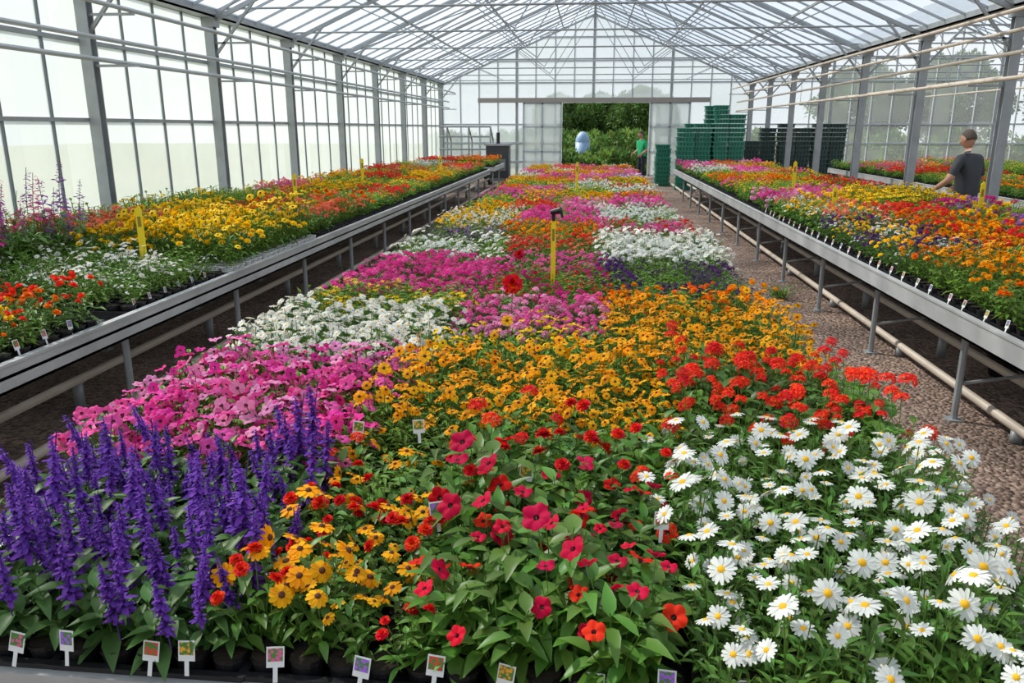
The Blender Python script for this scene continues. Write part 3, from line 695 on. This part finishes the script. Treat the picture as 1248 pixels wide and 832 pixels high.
# ---------------------------------------------------------------- people
SKIN=pbr('skin',(.52,.27,.18),.55); SHOE=pbr('shoe',(.03,.025,.02),.6)
def person(name,loc,rz,shirt,trous,hairc,arms,lean=0.08,legspread=.1,sleeve=.8,headdown=.25,hs=1.0):
    e=link(bpy.data.objects.new(name,None)); e.location=loc; e.rotation_euler=(0,0,rz); e.scale=(hs,)*3
    V=[(0,0,.95,.165,.122),(0,0,1.10,.162,.122),(0,.01,1.29,.188,.128),(0,0,1.45,.085,.075),(0,.02,1.545,.058,.060)]
    E=[(0,1),(1,2),(2,3),(3,4)]; seg=['hip','torso','torso','neck']
    for s in(-1,1):
        sh,el,wr=(s*.195,0,1.40),arms[s][0],arms[s][1]; n=len(V)
        V+=[(*sh,.075,.075),(*el,.050,.050),(*wr,.031,.033)]; E+=[(2,n),(n,n+1),(n+1,n+2)]; seg+=['torso','uarm','farm']
    for s in(-1,1):
        n=len(V); V+=[(s*.088,0,.88,.095,.1),(s*legspread,.02,.49,.066,.068),(s*(legspread+.01),-.02,.09,.045,.047),(s*(legspread+.03),.14,.04,.042,.032)]
        E+=[(0,n),(n,n+1),(n+1,n+2),(n+2,n+3)]; seg+=['leg','leg','leg','foot']
    def ln(v):
        if v[2]<=.96: return v
        zz=v[2]-.95; return (v[0],v[1]*math.cos(lean)+zz*math.sin(lean),.95+zz*math.cos(lean)-v[1]*math.sin(lean))
    P=[Vector(ln(v[:3])) for v in V]
    me=bpy.data.meshes.new('body'); me.from_pydata(P,E,[]); o=link(bpy.data.objects.new('tmp_body',me))
    sk=o.modifiers.new('s','SKIN'); sk.use_smooth_shade=True
    if not me.skin_vertices: 
        bpy.context.view_layer.objects.active=o; bpy.ops.mesh.customdata_skin_add()
    for i,v in enumerate(V): me.skin_vertices[0].data[i].radius=(v[3],v[4]); me.skin_vertices[0].data[i].use_root=(i==0)
    ss=o.modifiers.new('ss','SUBSURF'); ss.levels=2; ss.render_levels=2
    dg=bpy.context.evaluated_depsgraph_get(); bm_=bpy.data.meshes.new_from_object(o.evaluated_get(dg)); bpy.data.objects.remove(o)
    bm_.name='body'; bm_.materials.clear()
    for m in(SKIN,shirt,trous,SHOE): bm_.materials.append(m)
    for p in bm_.polygons:
        c=p.center; best=(9,0,0)
        for k,(a,b) in enumerate(E):
            A,B=P[a],P[b]; ab=B-A; t=max(0,min(1,(c-A).dot(ab)/ab.length_squared)); d=(c-(A+ab*t)).length-(V[a][3]*(1-t)+V[b][3]*t)
            if d<best[0]: best=(d,k,t)
        k,t=best[1],best[2]; sg=seg[k]
        mi={'torso':1,'hip':1 if c.z>.93 else 2,'leg':2,'foot':3,'farm':0,'uarm':1 if t<sleeve else 0,'neck':0}[sg]
        if sg=='leg' and c.z>.93: mi=1
        p.material_index=mi; p.use_smooth=True
    bo=link(bpy.data.objects.new('body',bm_)); bo.parent=e
    top=P[4]; mb=MB()
    def shp(x,y,z):
        if z<0: k=1+.22*z*z*-1; x*=k*(1-.12*abs(z)); y=y*(1-.1*abs(z))+(.06*abs(z) if y>0 else 0)
        return x,y,z
    mb.ell((0,0,0),.076,.095,.118,SKIN,20,14,shp)
    mb.ell((0,.098,-.01),.013,.02,.026,SKIN,8,6); mb.ell((-.077,-.005,-.005),.010,.02,.032,SKIN,8,6); mb.ell((.077,-.005,-.005),.010,.02,.032,SKIN,8,6)
    ey=pbr('eye_white',(.8,.8,.78),.3); ir=pbr('iris',(.04,.03,.02),.3); lip=pbr('lips',(.4,.13,.11),.5)
    for s in(-1,1): mb.ell((s*.03,.082,.012),.014,.010,.008,ey,8,6); mb.ell((s*.03,.090,.012),.006,.004,.006,ir,8,6); mb.ell((s*.03,.088,.03),.018,.006,.004,hairc,8,4)
    mb.ell((0,.088,-.052),.026,.008,.008,lip,8,6)
    def hr(x,y,z):
        if y>.25 and z<.45: return x*.85,y*.8,z*.9
        if z<-.3: return x*.85,y*.85,-.3
        return x,y,z
    mb.ell((0,-.010,.010),.082,.100,.120,hairc,18,12,hr)
    h=mb.obj('head',True,parent=e); h.location=top+Vector((0,.025,.105)); h.rotation_euler=(-headdown,0,0)
    for s in(-1,1):
        W=Vector(ln(arms[s][1])); El=Vector(ln(arms[s][0])); d=(W-El).normalized(); side=d.cross(Vector((s,0,0.2))).normalized(); pn=d.cross(side).normalized()
        mb=MB(); t=MB()
        c=W+d*.045
        M=Matrix((side,pn,d)).transposed()
        t.ell((0,0,0),.042,.017,.052,SKIN,12,8); mb.add([c+M@Vector(v) for v in t.v],t.f,SKIN)
        for k,(off,L) in enumerate(((-.03,.062),(-.01,.075),(.01,.07),(.03,.055))):
            p0=c+side*off+d*.035; p1=p0+d*L*.5+pn*.004; p2=p1+d*L*.35+pn*.02; p3=p2+d*L*.18+pn*.02
            mb.tube(p0,p1,.0095,.009,8,SKIN); mb.tube(p1,p2,.009,.008,8,SKIN); mb.tube(p2,p3,.008,.006,8,SKIN)
        p0=c-side*.035-d*.015; p1=p0-side*.025+d*.03; p2=p1+d*.028+pn*.01; mb.tube(p0,p1,.012,.010,8,SKIN); mb.tube(p1,p2,.010,.008,8,SKIN)
        mb.obj('hand_'+('r' if s>0 else 'l'),True,parent=e)
    return e
GREY=pbr('dark_grey_tshirt',(.045,.048,.055),.85,0,.3,6,.2); JEAN=pbr('dark_jeans',(.022,.026,.038),.85,0,.3,10,.2); GRNS=pbr('green_tshirt',(.02,.42,.16),.8,0,.2,6,.2)
person('gardener_man',(5.38,12.1,0),.6,GREY,JEAN,pbr('grey_brown_hair',(.10,.075,.055),.8),
  {-1:((-.34,.03,1.14),(-.31,.24,1.02)),1:((.34,.02,1.14),(.28,.25,1.04))},lean=.05,headdown=.25,hs=1.09)
person('gardener_woman',(1.85,30.4,0),2.2,GRNS,JEAN,pbr('dark_hair',(.04,.025,.02),.7),
  {-1:((-.24,-.02,1.12),(-.22,.2,1.0)),1:((.24,-.02,1.12),(.22,.2,1.0))},lean=.06,hs=1.04)
# ---------------------------------------------------------------- light
w=bpy.data.worlds.new('sky'); SC.world=w; w.use_nodes=True; nt=w.node_tree; nt.nodes.clear()
out=nt.nodes.new('ShaderNodeOutputWorld'); bg=nt.nodes.new('ShaderNodeBackground'); bg.inputs[1].default_value=1.12
tc=nt.nodes.new('ShaderNodeTexCoord'); sx=nt.nodes.new('ShaderNodeSeparateXYZ'); nt.links.new(tc.outputs['Generated'],sx.inputs[0])
cr=nt.nodes.new('ShaderNodeValToRGB'); cr.color_ramp.elements[0].position=0; cr.color_ramp.elements[0].color=(.78,.83,.88,1); cr.color_ramp.elements[1].position=1; cr.color_ramp.elements[1].color=(.40,.58,.86,1)
nz=nt.nodes.new('ShaderNodeTexNoise'); nz.inputs['Scale'].default_value=4; nz.inputs['Detail'].default_value=6; nt.links.new(tc.outputs['Generated'],nz.inputs['Vector'])
mr=nt.nodes.new('ShaderNodeMapRange'); mr.inputs[1].default_value=.40; mr.inputs[2].default_value=.62; nt.links.new(nz.outputs['Fac'],mr.inputs[0])
mx=nt.nodes.new('ShaderNodeMix'); mx.data_type='RGBA'; mx.inputs[7].default_value=(.95,.97,1,1)
nt.links.new(sx.outputs[2],cr.inputs[0]); nt.links.new(cr.outputs[0],mx.inputs[6]); nt.links.new(mr.outputs[0],mx.inputs[0]); nt.links.new(mx.outputs[2],bg.inputs[0]); nt.links.new(bg.outputs[0],out.inputs[0])
L=bpy.data.lights.new('sun','SUN'); L.energy=6.3; L.angle=math.radians(2.5); L.color=(1,.93,.82)
lo=link(bpy.data.objects.new('sun',L)); lo.rotation_euler=Vector((.62,-.30,-.75)).to_track_quat('-Z','Y').to_euler(); lo.location=(-20,20,30)
# ---------------------------------------------------------------- camera
cam=bpy.data.cameras.new('camera'); cam.sensor_width=36; cam.lens=960/1248*36; cam.clip_end=300
co=link(bpy.data.objects.new('camera',cam)); co.location=(0,0,1.95); co.rotation_euler=(math.radians(90-15.15),0,math.radians(5.63)); SC.camera=co
